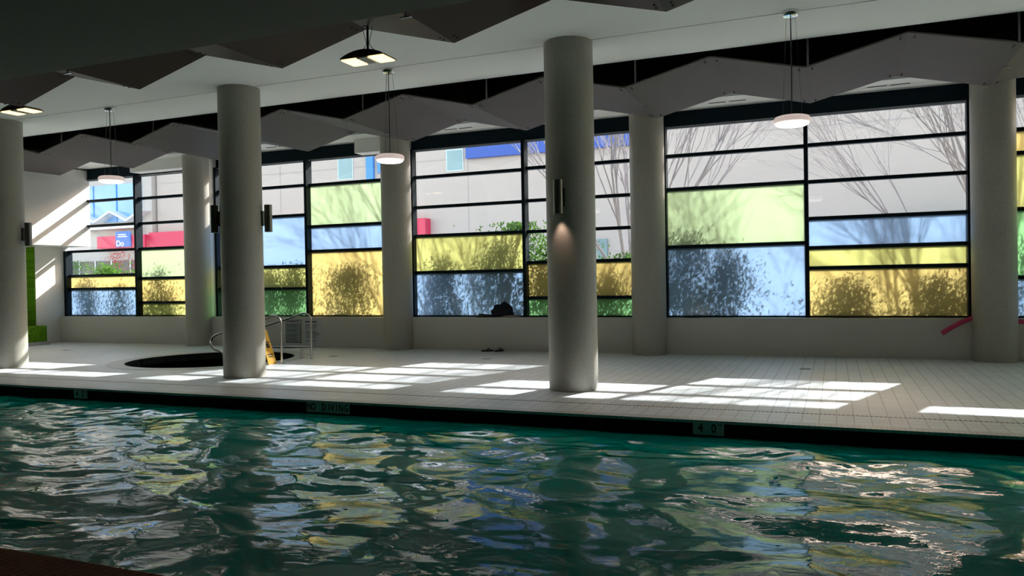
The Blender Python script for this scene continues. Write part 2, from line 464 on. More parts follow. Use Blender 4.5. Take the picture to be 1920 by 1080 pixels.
# walls
wl = MB(); wl.box(XL, XR, YW, 15.58, -.3, .70)
struct('wall_far', wl, M['lowwall'], label='low beige wall under the windows')
for (x0, x1) in ((-14.93, -14.30), (-9.20, -8.70), (-3.60, -3.07), (2.16, 2.74)):
    q = MB(); q.box(x0, x1, YW + .02, 15.5, .70, ZC)
    struct('wall_far', q, M['wall'])
wt = MB(); wt.box(XL, XR, 15.3, 15.6, 4.42, 5.7)
struct('wall_far', wt, M['frame'], label='dark spandrel band above the windows')
we = MB(); we.box(XL - .2, XL, YB, 15.6, -.3, 5.7)
struct('wall_left', we, M['wall'])
wu = MB(); wu.box(XL, -18.8, 6.15, 15.36, 2.60, ZC); struct('wall_left', wu, M['wall'], label='white upper end wall beside the windows')
wp = MB(); wp.box(XL, -19.65, 14.36, 15.4, 0, 2.60); struct('wall_left', wp, M['wall'], label='recessed lower end wall')
wp = MB(); wp.box(XL, -19.65, 6.15, 9.0, 0, 2.60); struct('wall_left', wp, M['wall'])
gn = MB(); gn.box(-21.3, -21.2, 9.0, 14.36, 0, 2.6); gn.box(-21.2, -19.66, 14.33, 14.36, .0, 2.58); struct('wall_left', gn, M['greentile'], label='green tiled niche wall')
bt = MB(); bt.box(-19.64, -19.2, 12.8, 14.32, .085, .50)
o = bt.build('tiled_bench', M['greentile'], bevel=.01); tag(o, 'green tiled bench in the niche at the far left', 'bench')
cb = MB(); cb.box(-19.64, -19.15, 12.7, 14.35, 0, .085); struct('trim_5', cb, M['whitetile'], label='white curb under the green bench')
wr = MB(); wr.box(XR, XR + .2, YB, 15.6, -.3, 5.7); struct('wall_right', wr, M['wall'])
wb = MB(); wb.box(XL, XR, YB - .2, YB, -.3, 5.7); struct('wall_near', wb, M['rearwall'])
for (x0, x1, z0, z1) in ((-16.82, -14.95, 4.44, 4.695), (-9.96, -9.2, 4.40, 4.695)):
    q = MB(); q.box(x0, x1, 14.95, 15.33, z0, z1); struct('trim_6', q, M['ceiling'], label='white boxed soffit drop beside a column')
# linear slots in soffit
for x in (-16.9, -12.0, -7.3, -1.78, .90):
    for dx in (-.34, .02):
        q = MB(); q.box(x + dx, x + dx + .3, 14.84, 14.87, 4.692, 4.70)
        o = q.build('air_slot', M['darkmetal'])
        tag(o, 'thin black air slot in the pale soffit over the windows', 'vent', 'black air slots in the soffit')

# ------------------------------------------------------------------ windows
def window(n, x0, x1, xm, left, right, xl_low=None, band0=None, band1=None):
    """left/right: list of (z_top_rail ... ) panes from the top: [(z_bottom, colour or None), ...]"""
    w_ = bpy.data.objects.new('window_%d' % n, None); C.objects.link(w_); w_['kind'] = 'structure'
    w_.location = ((x0 + x1) / 2, YG, .7)
    L = (w_.location.x, w_.location.y, w_.location.z)
    def bd(mb, name, m_, lab=None):
        o = mb.build(name, m_)
        for v in o.data.vertices: v.co -= Vector(L)
        o.parent = w_
        if lab: o['label'] = lab
        return o
    b = MB(); xb = x0 if xl_low is None else xl_low
    b.box(xm - .035, xm + .035, YG - .17, YG + .05, .70, 4.42)
    if xl_low is None:
        b.box(x0, x0 + .06, YG - .14, YG + .05, .70, 4.42)
    else:
        b.box(xb, xb + .09, YG - .16, YG + .05, .70, 2.5)
    b.box(x1 - .06, x1, YG - .14, YG + .05, .70, 4.42)
    b.box(xb, x1, YG - .06, YG + .05, .70, .73)
    b.box(x0, x1, YG - .06, YG + .05, 4.38, 4.42)
    for side, (a, c) in ((left, (x0, xm)), (right, (xm, x1))):
        for (zb, col) in side[:-1]:
            aa = a
            if a == x0 and xl_low is not None and zb < 2.52: aa = xl_low
            b.box(aa, c, YG - .075, YG + .045, zb - .032, zb + .032)
    bd(b, 'window_frame', M['frame'])
    s = MB(); s.box(x0, x1, YG - .07, YG - .06, 4.385, 4.41); bd(s, 'head_strip', M['framelight'])
    for side, (a, c) in ((left, (x0, xm)), (right, (xm, x1))):
        zt = 4.42; clear = MB(); anyc = False
        for (zb, col) in side:
            aa = a
            if a == x0 and xl_low is not None and zt < 2.52: aa = xl_low
            bx = (aa + .01, c - .01, YG - .004, YG + .004, zb, zt)
            if col is None: clear.box(*bx); anyc = True
            else:
                q = MB(); q.box(*bx); bd(q, 'window_pane', PANE[col], col + ' translucent pane')
            zt = zb
        if anyc: bd(clear, 'window_pane', M['glass'], 'clear glass pane')
    return w_
Z0 = .70
window(1, -18.8, -14.93, -16.95,
       [(3.83, None), (3.15, None), (2.475, None), (1.806, None), (1.445, 'yellow'), (Z0, 'blue')],
       [(3.80, None), (3.14, None), (2.475, None), (1.70, 'light green'), (1.06, 'yellow'), (Z0, 'yellow green')], xl_low=-19.65)
window(2, -14.30, -9.20, -11.51,
       [(3.82, None), (3.12, None), (1.906, 'blue'), (1.372, 'yellow green'), (Z0, 'green')],
       [(3.81, None), (2.83, 'light green'), (2.246, 'blue'), (Z0, 'yellow')])
window(3, -8.70, -3.60, -5.99,
       [(3.80, None), (3.13, None), (2.495, None), (1.684, 'yellow green'), (Z0, 'blue')],
       [(3.82, None), (3.14, None), (2.49, None), (1.844, None), (1.10, 'yellow'), (Z0, 'green')])
window(4, -3.07, 2.16, -.46,
       [(3.84, None), (3.19, None), (2.07, 'light green'), (Z0, 'blue')],
       [(3.85, None), (3.18, None), (2.508, None), (1.974, 'blue'), (1.604, 'yellow green'), (Z0, 'yellow')])
window(5, 2.74, 8.6, 5.2,
       [(3.844, None), (3.453, 'yellow'), (2.519, 'yellow green'), (1.377, 'green'), (Z0, 'blue')],
       [(3.84, None), (3.15, None), (2.5, 'yellow'), (1.8, 'light green'), (Z0, 'blue')])

# ------------------------------------------------------------------ columns
def column(x, y, r, z1, label):
    n = 64; me = bpy.data.meshes.new('round_column'); v = []; f = []
    for z in (0, z1):
        for k in range(n): t = 2 * PI * k / n; v.append((r * math.cos(t), r * math.sin(t), z))
    for k in range(n): q = (k + 1) % n; f.append((k, q, n + q, n + k))
    me.from_pydata(v, [], f); me.materials.append(M['column'])
    uv = me.uv_layers.new(name='uv')
    for p in me.polygons:
        p.use_smooth = True; k = p.index
        u_ = [2 * PI * r * k / n, 2 * PI * r * (k + 1) / n]
        for li, (a, b_) in zip(p.loop_indices, ((u_[0], 0), (u_[1], 0), (u_[1], z1), (u_[0], z1))): uv.data[li].uv = (a, b_)
    o = bpy.data.objects.new('round_column', me); C.objects.link(o); o.location = (x, y, 0)
    tag(o, label, 'column', 'round mosaic columns')
column(-3.28, 10.06, .33, ZC, 'beige round column on the pool deck carrying a front-facing cylinder wall lamp')
column(-8.89, 10.06, .33, ZC, 'beige round column on the pool deck hiding the yellow wet floor sign')
column(-14.57, 10.06, .33, ZC, 'leftmost beige round column on the pool deck, cut by the photo edge')
column(-14.62, 14.99, .33, 4.695, 'beige column at the far wall between the hot tub and leftmost window')
column(-8.93, 14.99, .33, 4.695, 'beige column at the far wall to the left of the dark clothes pile')
column(-3.33, 14.99, .33, 4.695, 'beige column at the far wall left of the large blue and light green panes')
column(2.44, 14.99, .33, 4.695, 'rightmost beige column at the far wall, between the two pink foam noodle ends')

# ------------------------------------------------------------------ folded canopies
_bm = MB(); _bm.lathe(0, 0, [(.014, .0), (.014, -.008), (.008, -.013), (0, -.013)], 8)
_bo = _bm.build('bolt', M['bolt']); bolt_mesh = _bo.data; bpy.data.objects.remove(_bo)
def canopy_segment(pts, y0, y1, label, group, material, rods=()):
    """pts: zigzag (x, z) of the underside"""
    L = (pts[0][0], y0, pts[0][1])
    t = thing('folded_canopy', label, 'canopy', (0, 0, 0), group)
    mb = MB(); th = .022
    prof = [(x, y0, z) for x, z in pts] + [(x, y0, z + th) for x, z in reversed(pts)]
    mb.prism(prof, (0, y1 - y0, 0))
    mb.build('panel', material, t)
    # bolts: clusters close to the folds at both ends
    for i, (x, z) in enumerate(pts):
        for sgn in (-1, 1):
            j = i + sgn
            if j < 0 or j >= len(pts): continue
            dx, dz = pts[j][0] - x, pts[j][1] - z; l = math.hypot(dx, dz); dx /= l; dz /= l
            for yy in (y0 + .10, y0 + .19, y1 - .10, y1 - .19):
                b_ = bpy.data.objects.new('bolt', bolt_mesh); C.objects.link(b_); b_.parent = t
                b_.location = (x + dx * .09, yy, z + dz * .09); b_.rotation_euler = (0, -math.atan2(dz * (1 if dx > 0 else -1), abs(dx)), 0)
    for (x, z, yy) in rods:
        r = MB(); r.tube([(x, yy, z), (x, yy, 5.52)], .016, 8); r.build('rod', M['rod'], t)
    return t
VZ, PZ = 4.425, 4.745
VF = [-21.4, -18.68, -16.09, -13.36, -10.80, -8.14, -5.58, -2.98, -.35, 2.30, 5.0, 7.7]
PF = [-20.0, -17.35, -14.78, -12.2, -9.53, -6.93, -4.33, -1.68, .965, 3.65, 6.3]
full = []
for i in range(len(VF)):
    full.append((VF[i], VZ))
    if i < len(PF): full.append((PF[i], PZ))
names = {1: 'over the hot tub at the far left', 3: 'above the hot tub', 5: 'over the column beside the clothes pile window',
         }
segs = [(1, 3, 'grey folded canopy in front of the leftmost window'),
        (3, 5, 'grey folded canopy over the hot tub, second from the left end'),
        (5, 7, 'grey folded canopy over the window with the dark clothes pile'),
        (7, 9, 'greenish grey folded canopy behind the nearest pendant lamp at right'),
        (9, 11, 'grey folded canopy cut off at the right edge of the photo')]
for a, b, lab in segs:
    pts = full[2 * a:2 * b + 1]
    rods = [(pts[0][0] + .05, VZ + .03, 12.45), (pts[2][0] + .02, VZ + .03, 12.45)]
    canopy_segment(pts, 11.9, 14.4, lab, 'folded canopies along the windows', M['canopy'], rods)
VN = [-13.9, -11.44, -9.00, -6.53, -4.06, -1.59, .88, 3.35, 5.82]
VZ2, PZ2 = 4.262, 4.587
PN = [-12.75, -10.27, -7.79, -5.25, -2.82, -.35, 2.12, 4.6]
fn = []
for i in range(len(VN)):
    fn.append((VN[i], VZ2))
    if i < len(PN): fn.append((PN[i], PZ2))
for a, b, lab in ((0, 2, 'folded canopy with painted-in shade under the low ceiling at the far left'),
                  (2, 4, 'folded canopy with painted-in shade under the low ceiling carrying the heater lamp'),
                  (4, 6, 'dark folded canopy touching the top edge of the photo'),
                  (6, 8, 'folded canopy over the right end of the pool')):
    canopy_segment(fn[2 * a:2 * b + 1], 6.16, 8.2, lab, 'folded canopies over the pool', M['canopyshaded'])
# small chrome joint brackets between canopies
def bracket(x, y, z, lab):
    t = thing('joint_bracket', lab, 'bracket', (x, y, z), 'chrome brackets at the canopy joints')
    b = MB(); b.box(-.07, .07, -.015, .015, -.035, -.022); b.build('plate', M['chrome'], t)
    b = MB(); b.tube([(0, 0, -.03), (0, 0, .03)], .012, 8); b.build('bolt', M['chrome'], t)
for x, y, z, lab in ((-2.98, 13.3, VZ - .01, 'small chrome bracket under the canopy joint by the column right of centre'),
                     (-8.14, 13.3, VZ - .01, 'small chrome bracket under the canopy joint above the middle pendant lamp'),
                     (2.30, 13.0, VZ - .01, 'small chrome bracket under the canopy joint at the right edge'),
                     (-4.06, 7.08, VZ2 - .01, 'small chrome bracket under the dark canopy right of the heater'),
                     (-9.0, 7.08, VZ2 - .01, 'small chrome bracket under the dark canopy at upper left')):
    bracket(x, y, z, lab)

# ------------------------------------------------------------------ pendant lamps
def pendant(x, y, zs, label):
    t = thing('pendant_lamp', label, 'lamp', (x, y, zs), 'pendant lamps over the deck')
    dz = ZC - zs
    b = MB(); b.lathe(0, 0, [(.03, dz - .07), (.085, dz - .06), (.095, dz - .045), (.095, dz)], 28); b.build('ceiling_rose', M['chrome'], t, smooth=True)
    b = MB(); b.tube([(0, 0, .055), (0.004, 0, dz * .5), (0, 0, dz - .06)], .006, 6); b.build('power_cord', M['cable'], t)
    for k in range(3):
        a = 2 * PI * k / 3 + .5
        b = MB(); b.tube([(.13 * math.cos(a), .13 * math.sin(a), .054), (.06 * math.cos(a), .06 * math.sin(a), dz - .06)], .0022, 4)
        b.build('suspension_wire', M['wire'], t)
    b = MB(); b.lathe(0, 0, [(.0, .056), (.17, .054), (.195, .046), (.210, .028), (.213, .0), (.210, -.018), (.198, -.026)], 40)
    b.build('shade', M['shade'], t, smooth=True)
    b = MB(); b.lathe(0, 0, [(.198, -.026), (.190, -.045), (.165, -.058), (.12, -.062), (.0, -.064)], 40)
    b.build('diffuser', M['diffuser'], t, smooth=True)
    return t
pendant(-11.80, 10.09, 3.39, 'round white pendant lamp in front of the leftmost window')
pendant(-6.10, 10.09, 3.33, 'round white pendant lamp hanging left of the central column')
pendant(-.452, 10.02, 3.345, 'round white pendant lamp hanging at right, nearest of the three')

# ------------------------------------------------------------------ heater lamps
def heater(x, y, z, label, ztop=4.535):
    t = thing('heater_lamp', label, 'heater', (x, y, z), 'radiant heater lamps')
    top = ztop - z
    w2, d = .295, .15
    prof = [(-w2, 0, .0), (w2, 0, .0)]
    for k in range(0, 13):
        a = k / 12; xx = w2 - 2 * w2 * a; prof.append((xx, 0, .012 + .075 * math.sin(PI * a) ** .8))
    b = MB(); b.prism([(p[0], -d, p[2]) for p in prof], (0, 2 * d, 0)); b.build('shell', M['heatshell'], t, smooth=True)
    for x0, x1 in ((-.285, -.09), (.09, .285)):
        b = MB(); b.box(x0, x1, -d + .015, d - .015, -.014, .0); b.build('glow_panel', M['heatglow'], t)
    b = MB(); b.box(-.07, .07, -d + .02, d - .02, -.012, 0)
    b.build('grille', M['heatgrille'], t)
    g = MB(); g.box(-.045, .045, -d + .05, d - .05, -.016, -.011); g.build('grille_insert', M['grille'], t)
    b = MB(); b.tube([(0, 0, .08), (0, 0, top)], .014, 8); b.build('hanger_rod', M['cable'], t)
    for s in (-1, 1):
        b = MB(); b.tube([(s * .13, 0, .06), (s * .03, 0, .17), (s * .02, 0, .2), (s * .075, 0, top)], .004, 5); b.build('safety_cable', M['cable'], t)
    return t
heater(-5.08, 7.95, 4.13, 'radiant heater lamp with two glowing panels hanging by the central pendant')
heater(-11.88, 8.52, 4.30, 'radiant heater lamp half hidden by the dark canopy at far left', ZC)

# ------------------------------------------------------------------ wall sconces
def sconce(cx_, cy_, ang, label, z=2.56, light=True):
    """cylinder lamp on a column centred (cx_,cy_), mounted towards ang (0 = +X)"""
    dx, dy = math.cos(ang), math.sin(ang)
    r = .33
    t = thing('wall_lamp', label, 'lamp', (cx_ + dx * r, cy_ + dy * r, z), 'cylinder wall lamps on the columns')
    px_, py_ = dx * .10, dy * .10
    b = MB(); b.lathe(px_, py_, [(.052, -.22), (.062, -.22), (.062, .22), (.052, .22), (.052, -.2)], 24); b.build('body', M['sconce'], t, smooth=True)
    b = MB(); q = (-dy, dx)
    b.prism([(q[0] * .05 + dx * -.02, q[1] * .05 + dy * -.02, -.12), (-q[0] * .05 + dx * -.02, -q[1] * .05 + dy * -.02, -.12),
             (-q[0] * .05 + dx * -.02, -q[1] * .05 + dy * -.02, .12), (q[0] * .05 + dx * -.02, q[1] * .05 + dy * -.02, .12)], (dx * .045, dy * .045, 0))
    b.build('backplate', M['darkmetal'], t)
    b = MB(); b.lathe(px_, py_, [(.0, -.205), (.05, -.205), (.05, -.215), (0, -.215)], 20); b.build('bulb_lens', M['diffuser'], t)
    if light:
        ld = bpy.data.lights.new('wall_lamp_beam', 'SPOT'); ld.energy = 5; ld.color = (1.0, .70, .58)
        ld.spot_size = math.radians(70); ld.spot_blend = .8; ld.shadow_soft_size = .03
        lo = bpy.data.objects.new('beam', ld); C.objects.link(lo); lo.parent = t; lo.location = (px_, py_, -.24)
        lo.rotation_euler = Vector((-dx * .18, -dy * .18, -1)).to_track_quat('-Z', 'Y').to_euler()
    return t
sconce(-3.28, 10.06, math.radians(-94), 'grey cylinder wall lamp on the front of the central column')
sconce(-8.89, 10.06, math.radians(205), 'grey cylinder wall lamp on the left side of the second column')
sconce(-8.89, 10.06, math.radians(25), 'grey cylinder wall lamp peeking out right of the second column', light=False)
sconce(-14.57, 10.06, math.radians(25), 'grey cylinder wall lamp on the leftmost column', z=2.52, light=False)

# ------------------------------------------------------------------ hot tub
t = thing('hot_tub', 'round sunken hot tub with a black tiled inside in the deck at left', 'hot tub', (TX, TY, 0))
b = MB()
b.lathe(0, 0, [(TR - .02, -.95), (TR - .02, 0.0), (TR, 0.0), (TR, -1.0), (0, -1.0)], 64)
b.lathe(0, 0, [(0, -.95), (TR - .02, -.95)], 64)
b.build('basin', M['tubdark'], t, smooth=False)
b = MB()
ringp = [(TR, -.01), (TR, .004), (TR + .30, .004), (TR + .30, -.01)]
b.lathe(0, 0, ringp, 64)
b.f = b.f[:-2]
b.build('rim', M['coping'], t)
b = MB(); b.lathe(TX, TY, [(TR - .03, -.14), (0, -.14)], 64)
o = b.build('tub_water', M['tubwater']); tag(o, 'dark still water inside the round hot tub', 'water')

# handrails
def handrail(y, label, lower):
    t = thing('hot_tub_handrail', label, 'handrail', (-9.55, y, 0), 'stainless handrails at the hot tub')
    P = [(0, 0, .0), (0, 0, .74), (-.015, 0, .81), (-.06, 0, .865), (-.13, 0, .893), (-.21, 0, .895), (-.29, 0, .865), (-1.38, 0, .575), (-1.56, 0, .525),
         (-1.66, 0, .47), (-1.70, 0, .385), (-1.68, 0, .30), (-1.61, 0, .24), (-1.5, 0, .215)]
    P += [(-.95, 0, .215), (-.3, 0, .23), (-.0, 0, .235)] if lower else [(-1.42, 0, .17), (-1.38, 0, .05), (-1.37, 0, -.3)]
    b = MB(); b.tube(P, .021, 12); b.build('rail', M['steel'], t, smooth=True)
    b = MB(); b.lathe(0, 0, [(.05, 0.001), (.05, .012), (.03, .018), (.0, .018)], 20); b.build('base_flange', M['steel'], t, smooth=True)
    if lower:
        b = MB(); b.tube([(-.28, 0.06, 0), (-.28, .06, .2), (-.28, .0, .23)], .02, 12); b.build('support_post', M['steel'], t, smooth=True)
        b = MB(); b.lathe(-.28, .06, [(.05, .001), (.05, .012), (.0, .018)], 20); b.build('base_flange', M['steel'], t, smooth=True)
handrail(11.8, 'nearer stainless handrail curving down into the hot tub', False)
handrail(12.7, 'farther stainless handrail with a lower bar, by the wall notices', True)

# wet floor sign
t = thing('wet_floor_sign', 'yellow plastic wet floor sign beside the hot tub', 'sign', (-9.90, 11.70, 0))
for s in (-1, 1):
    b = MB()
    lean = .21
    bw, tw = .12, .09
    for (y0_, y1_, z0_, z1_) in ((-1, 1, 0, .60),):
        p0 = Vector((s * lean, -bw, 0)); p1 = Vector((s * lean, bw, 0)); p2 = Vector((s * .012, tw, .62)); p3 = Vector((s * .012, -tw, .62))
        b.prism([p0, p1, p2, p3], (s * .012, 0, .003))
    b.build('sign_panel', M['yellow'], t, bevel=.004)
    # printed panel marks
    for (zz, hh, ww) in ((.40, .02, .07), (.30, .09, .05), (.17, .02, .09), (.13, .02, .07)):
        xx0 = s * (lean + .0135 - (lean - .012) * (zz / .62)); xx1 = s * (lean + .0135 - (lean - .012) * ((zz + hh) / .62))
        q = MB(); q.prism([(xx0, -ww, zz), (xx0, ww, zz), (xx1, ww * .8, zz + hh), (xx1, -ww * .8, zz + hh)], (s * .002, 0, 0)); q.build('printed_mark', M['ink'], t)
b = MB(); b.tube([(0, -.11, .62), (0, .11, .62)], .014, 10); b.build('hinge', M['yellow'], t, smooth=True)

# wall notices
def notice(x0, x1, z0, z1, label, inner):
    t = thing('wall_notice', label, 'sign', ((x0 + x1) / 2, YW - .001, (z0 + z1) / 2), 'notices on the low wall')
    w2, h2 = (x1 - x0) / 2, (z1 - z0) / 2
    b = MB(); b.box(-w2, w2, -.008, 0, -h2, h2); b.build('board', M['paper'], t)
    if inner:
        f = MB(); e = .025
        f.box(-w2 + .03, w2 - .03, -.011, -.008, -h2 + .04, h2 - .03); f.build('border', M['ink'], t)
        f = MB(); f.box(-w2 + .045, w2 - .045, -.013, -.010, -h2 + .055, h2 - .12); f.build('text_panel', M['posterdark'], t)
        f = MB(); f.box(-w2 + .045, w2 - .045, -.013, -.010, h2 - .115, h2 - .045); f.build('heading_panel', M['paper'], t)
    rg = random.Random(3 if inner else 5); z = h2 - .06; l = MB(); mar = .07 if inner else .05
    k = 0
    while z > -h2 + .07:
        hh = .03 if k == 0 else .010
        x = -w2 + mar; xe = w2 - mar - rg.random() * .12
        while x < xe:
            ln = .02 + rg.random() * .05; l.box(x, min(x + ln, xe), -.0145, -.0125 if inner else -.008, z - hh, z); x += ln + .012
        z -= (.075 if k == 0 else .028) + (0 if rg.random() < .75 else .03); k += 1
    l.build('small_print', M['ink'], t)
notice(-12.07, -11.56, .05, .665, 'framed rules board on the low wall behind the handrails', True)
notice(-11.52, -11.03, .05, .665, 'plain white paper notice on the low wall right of the rules board', False)

# deck drains
for x, y, lab in ((-6.1, 13.45, 'small dark square floor drain in the deck below the sandals'),
                  (-16.88, 13.07, 'small dark floor drain in the deck at the far left'),
                  (-9.43, 13.25, 'small dark floor drain right of the handrails'),
                  (-.445, 13.12, 'small dark floor drain in the deck at right')):
    t = thing('floor_drain', lab, 'drain', (x, y, 0), 'small floor drains in the deck')
    b = MB(); b.box(-.09, .09, -.09, .09, .0, .0025); b.build('frame', M['steel'] if False else M['marker'], t)
    g = MB(); g.box(-.078, .078, -.078, .078, .0025, .0045); g.build('grate', M['drain'], t)

# sandals
for i, (x, y, a) in enumerate(((-6.72, 14.86, .5), (-6.47, 14.90, 1.2))):
    t = thing('sandal', ('left' if i == 0 else 'right') + ' one of the black sandals on the deck under the clothes pile', 'sandal', (x, y, 0), 'black sandals on the deck', rz=a)
    b = MB(); pts = []
    for k in range(20):
        th = 2 * PI * k / 20; pts.append((.135 * math.cos(th), (.045 + .008 * math.cos(th)) * math.sin(th), 0.001))
    b.prism(pts, (0, 0, .028)); b.build('sole', M['rubber'], t)
    for s in (-1, 1):
        q = MB(); q.tube([(.07, 0, .03), (.03, s * .03, .065), (-.02, s * .045, .03)], .009, 6); q.build('strap', M['rubber'], t)

# clothes pile
def lump(name, parent, m_, cx_, cz, rx, ry, rz, seed, amp=.25, loc=(0, 0, 0)):
    bm = bmesh.new(); bmesh.ops.create_icosphere(bm, subdivisions=4, radius=1)
    for v in bm.verts:
        n1 = noise.noise(v.co * 1.6 + Vector((seed, 0, 0))); n2 = noise.noise(v.co * 4 + Vector((0, seed, 0)))
        k = 1 + amp * n1 * 1.6 + amp * .5 * n2
        v.co = Vector((v.co.x * rx * k, v.co.y * ry * k, max(v.co.z * rz * k, -rz * .0) if v.co.z < 0 else v.co.z * rz * k))
        v.co += Vector((cx_, 0, cz))
    me = bpy.data.meshes.new(name); bm.to_mesh(me); bm.free(); me.materials.append(m_)
    for p in me.polygons: p.use_smooth = True
    o = bpy.data.objects.new(name, me); C.objects.link(o); o.parent = parent; o.location = loc; return o
o = lump('clothes_pile', None, M['cloth'], 0, 0, .27, .09, .25, 3.1, .3); o.location = (-6.50, 15.16, .725)
tag(o, 'crumpled black clothes pile on the window sill', 'clothes')
o = lump('clothes_pile', None, M['rubber'], 0, 0, .24, .08, .07, 9.1, .35); o.location = (-6.86, 15.14, .7)
tag(o, 'flat dark garment left of the black clothes pile on the sill', 'clothes')
o = lump('folded_towel', None, M['towel'], 0, 0, .24, .08, .05, 5.1, .15); o.location = (-6.30, 15.12, .7)
tag(o, 'beige towel poking out right under the black clothes pile', 'towel')
for q, x, lab in ((1, -2.55, 'small dark scrap on the sill below the big blue pane'),):
    o = lump('crumpled_cloth', None, M['rubber'], 0, 0, .14, .06, .035, 2.2, .4); o.location = (x, 15.14, .7); tag(o, lab, 'cloth')
b = MB(); b.tube([(-.05, 15.13, .715), (.35, 15.15, .715), (.72, 15.12, .715)], .012, 8)
o = b.build('thin_stick', M['darkmetal']); tag(o, 'thin dark stick lying on the sill below the yellow pane', 'stick')

# foam noodles
b = MB(); b.tube([(1.66, 14.93, .455), (1.78, 14.94, .54), (1.95, 14.96, .64), (2.12, 15.0, .715), (2.2, 15.06, .735)], .038, 14)
o = b.build('foam_noodle', M['noodle'], smooth=True); tag(o, 'pink foam noodle leaning on the low wall left of the rightmost column', 'pool noodle', 'pink foam noodles')
b = MB(); b.tube([(2.74, 14.95, .66), (3.0, 14.96, .64), (3.4, 14.95, .58), (3.9, 14.9, .5)], .038, 14)
o = b.build('foam_noodle', M['noodle'], smooth=True); tag(o, 'pink foam noodle end showing right of the rightmost column', 'pool noodle', 'pink foam noodles')

# pool edge markers
def marker(x0, x1, letters, label):
    w2 = (x1 - x0) / 2; h2 = .068
    t = thing('pool_edge_marker', label, 'sign', ((x0 + x1) / 2, YP, -.083), 'marker tiles at the pool edge')
    b = MB(); b.box(-w2, w2, -.006, .0, -h2, h2); b.build('tile', M['marker'], t, bevel=.002)
    for ch, fr, size, dz, sx in letters:
        text_mesh('lettering', ch, size, M['ink'], t, (-w2 + fr * 2 * w2, -.0065, dz), sx=sx)
marker(-10.474, -10.20, [('4', .24, .125, 0, .8), ('5', .66, .125, 0, .8), ("'", .90, .10, .01, .8)], 'pale depth marker tile reading 4 5 at the far left pool edge')
marker(-6.28, -5.625, [(c_, f_, .125, 0, .72) for c_, f_ in zip('NODIVING', (.069, .174, .415, .54, .615, .71, .815, .93))], 'pale marker tiles reading NO DIVING at the pool edge')
marker(-1.385, -1.068, [('4', .25, .125, 0, .8), ('0', .67, .125, 0, .8), ('FT', .88, .04, .035, .8)], 'pale depth marker tile reading 4 0 FT at the right pool edge')

# ------------------------------------------------------------------ outside
gd = MB(); gd.box(-70, 45, 15.5, 60, -.3, 0.0)
o = gd.build('street_paving', M['pave']); tag(o, 'paved ground outside the windows', 'paving', kind='structure')
be = MB(); be.box(-24, 10, 15.62, 16.6, 0, .12); o = be.build('planting_bed', M['soil']); tag(o, 'planting bed outside the windows', 'planting bed', kind='structure')

# building across the street
FY = 36.0
t = thing('beige_building', 'pale beige building with a deep blue fascia across the street', 'building', (-10, FY, 0))
def bpart(name, m_, *boxes, parent=None, lab=None):
    b = MB()
    for bx in boxes: b.box(*bx)
    o = b.build(name, m_); 
    for v in o.data.vertices: v.co -= Vector((-10, FY, 0))
    o.parent = parent or t
    if lab: o['label'] = lab
    return o
bpart('wall', M['facade'], (-38.3, 32, FY, FY + 12, 0, 12.8))
bpart('blue_fascia', M['bluepanel'], (-17.2, -8.4, FY - .25, FY + .1, 7.65, 13.0))
for x0, x1, z0, z1 in ((-18.35, -17.5, 7.15, 8.15), (-25.0, -24.15, 7.15, 8.6)):
    f = bpart('window', M['winframe'], (x0 - .07, x1 + .07, FY - .04, FY + .02, z0 - .07, z1 + .07))
    p = bpart('pane', M['winpane'], (x0, x1, FY - .06, FY, z0, z1)); p.parent = f
bpart('blue_pilaster', M['bluetrim'], (-23.15, -22.72, FY - .2, FY + .1, 6.2, 12.9), (-22.5, -22.2, FY - .1, FY + .1, 7.3, 12.9))
bpart('groove', M['groove'], (-38, -17.2, FY - .012, FY + .02, 7.70, 7.74), (-3.4, 20, FY - .012, FY + .02, 7.80, 7.86),
      (-17.22, -17.18, FY - .012, FY + .02, 0, 7.6), (-29, -28.96, FY - .012, FY + .02, 0, 12.8), (-9.6, -3, FY - .012, FY + .02, 2.72, 2.75))
bpart('red_canopy_band', M['redpanel'], (-38.4, -19.4, FY - .6, FY + .1, 3.85, 4.72))
bpart('utility_door', M['greybox'], (-10.42, -9.93, FY - .1, FY + .1, 2.2, 3.33))
bpart('low_roof', M['greybox'], (2.1, 12, FY - 2.5, FY - .5, 3.3, 3.6), lab='low grey lean-to roof')
bpart('low_roof_wall', M['facade2'], (2.4, 12, FY - 2.2, FY, 0, 3.3))
# glass wing at left
t2 = thing('glass_fronted_wing', 'blue glazed wing with red band and white zigzag strip across the street', 'building', (-10, FY, 0))
bpart('wall', M['facade2'], (-60, -38.42, FY - .3, FY + 12, 0, 12.8), parent=t2)
bpart('curtain_glass', M['skyglass'], (-58, -39.2, FY - .35, FY - .2, 5.5, 7.85), parent=t2)
for x in (-57, -55, -53, -51, -49, -47, -45.2, -43.3, -41.3):
    bpart('glazing_bar', M['bluetrim'], (x, x + .06, FY - .4, FY - .3, 5.5, 7.85), parent=t2)
bpart('white_ledge', M['whitemetal'], (-58, -39.2, FY - .9, FY - .3, 5.05, 5.25), parent=t2)
zz = MB()
pts = []
for k in range(11):
    x = -52 + k * 1.35; pts.append((x, FY - 1.0, 5.45 if k % 2 else 6.05))
zz.prism(pts + [(x, y, z + .12) for x, y, z in reversed(pts)], (0, .7, 0))
o = zz.build('zigzag_strip', M['whitemetal'])  # white folded strip in front of the wing
for v in o.data.vertices: v.co -= Vector((-10, FY, 0))
o.parent = t2
bpart('red_canopy_band', M['redpanel'], (-42.4, -38.42, FY - .9, FY - .3, 3.85, 4.6), parent=t2)
bpart('storefront_glass', M['darkglass'], (-58, -38.6, FY - .4, FY - .28, .2, 3.1), parent=t2)
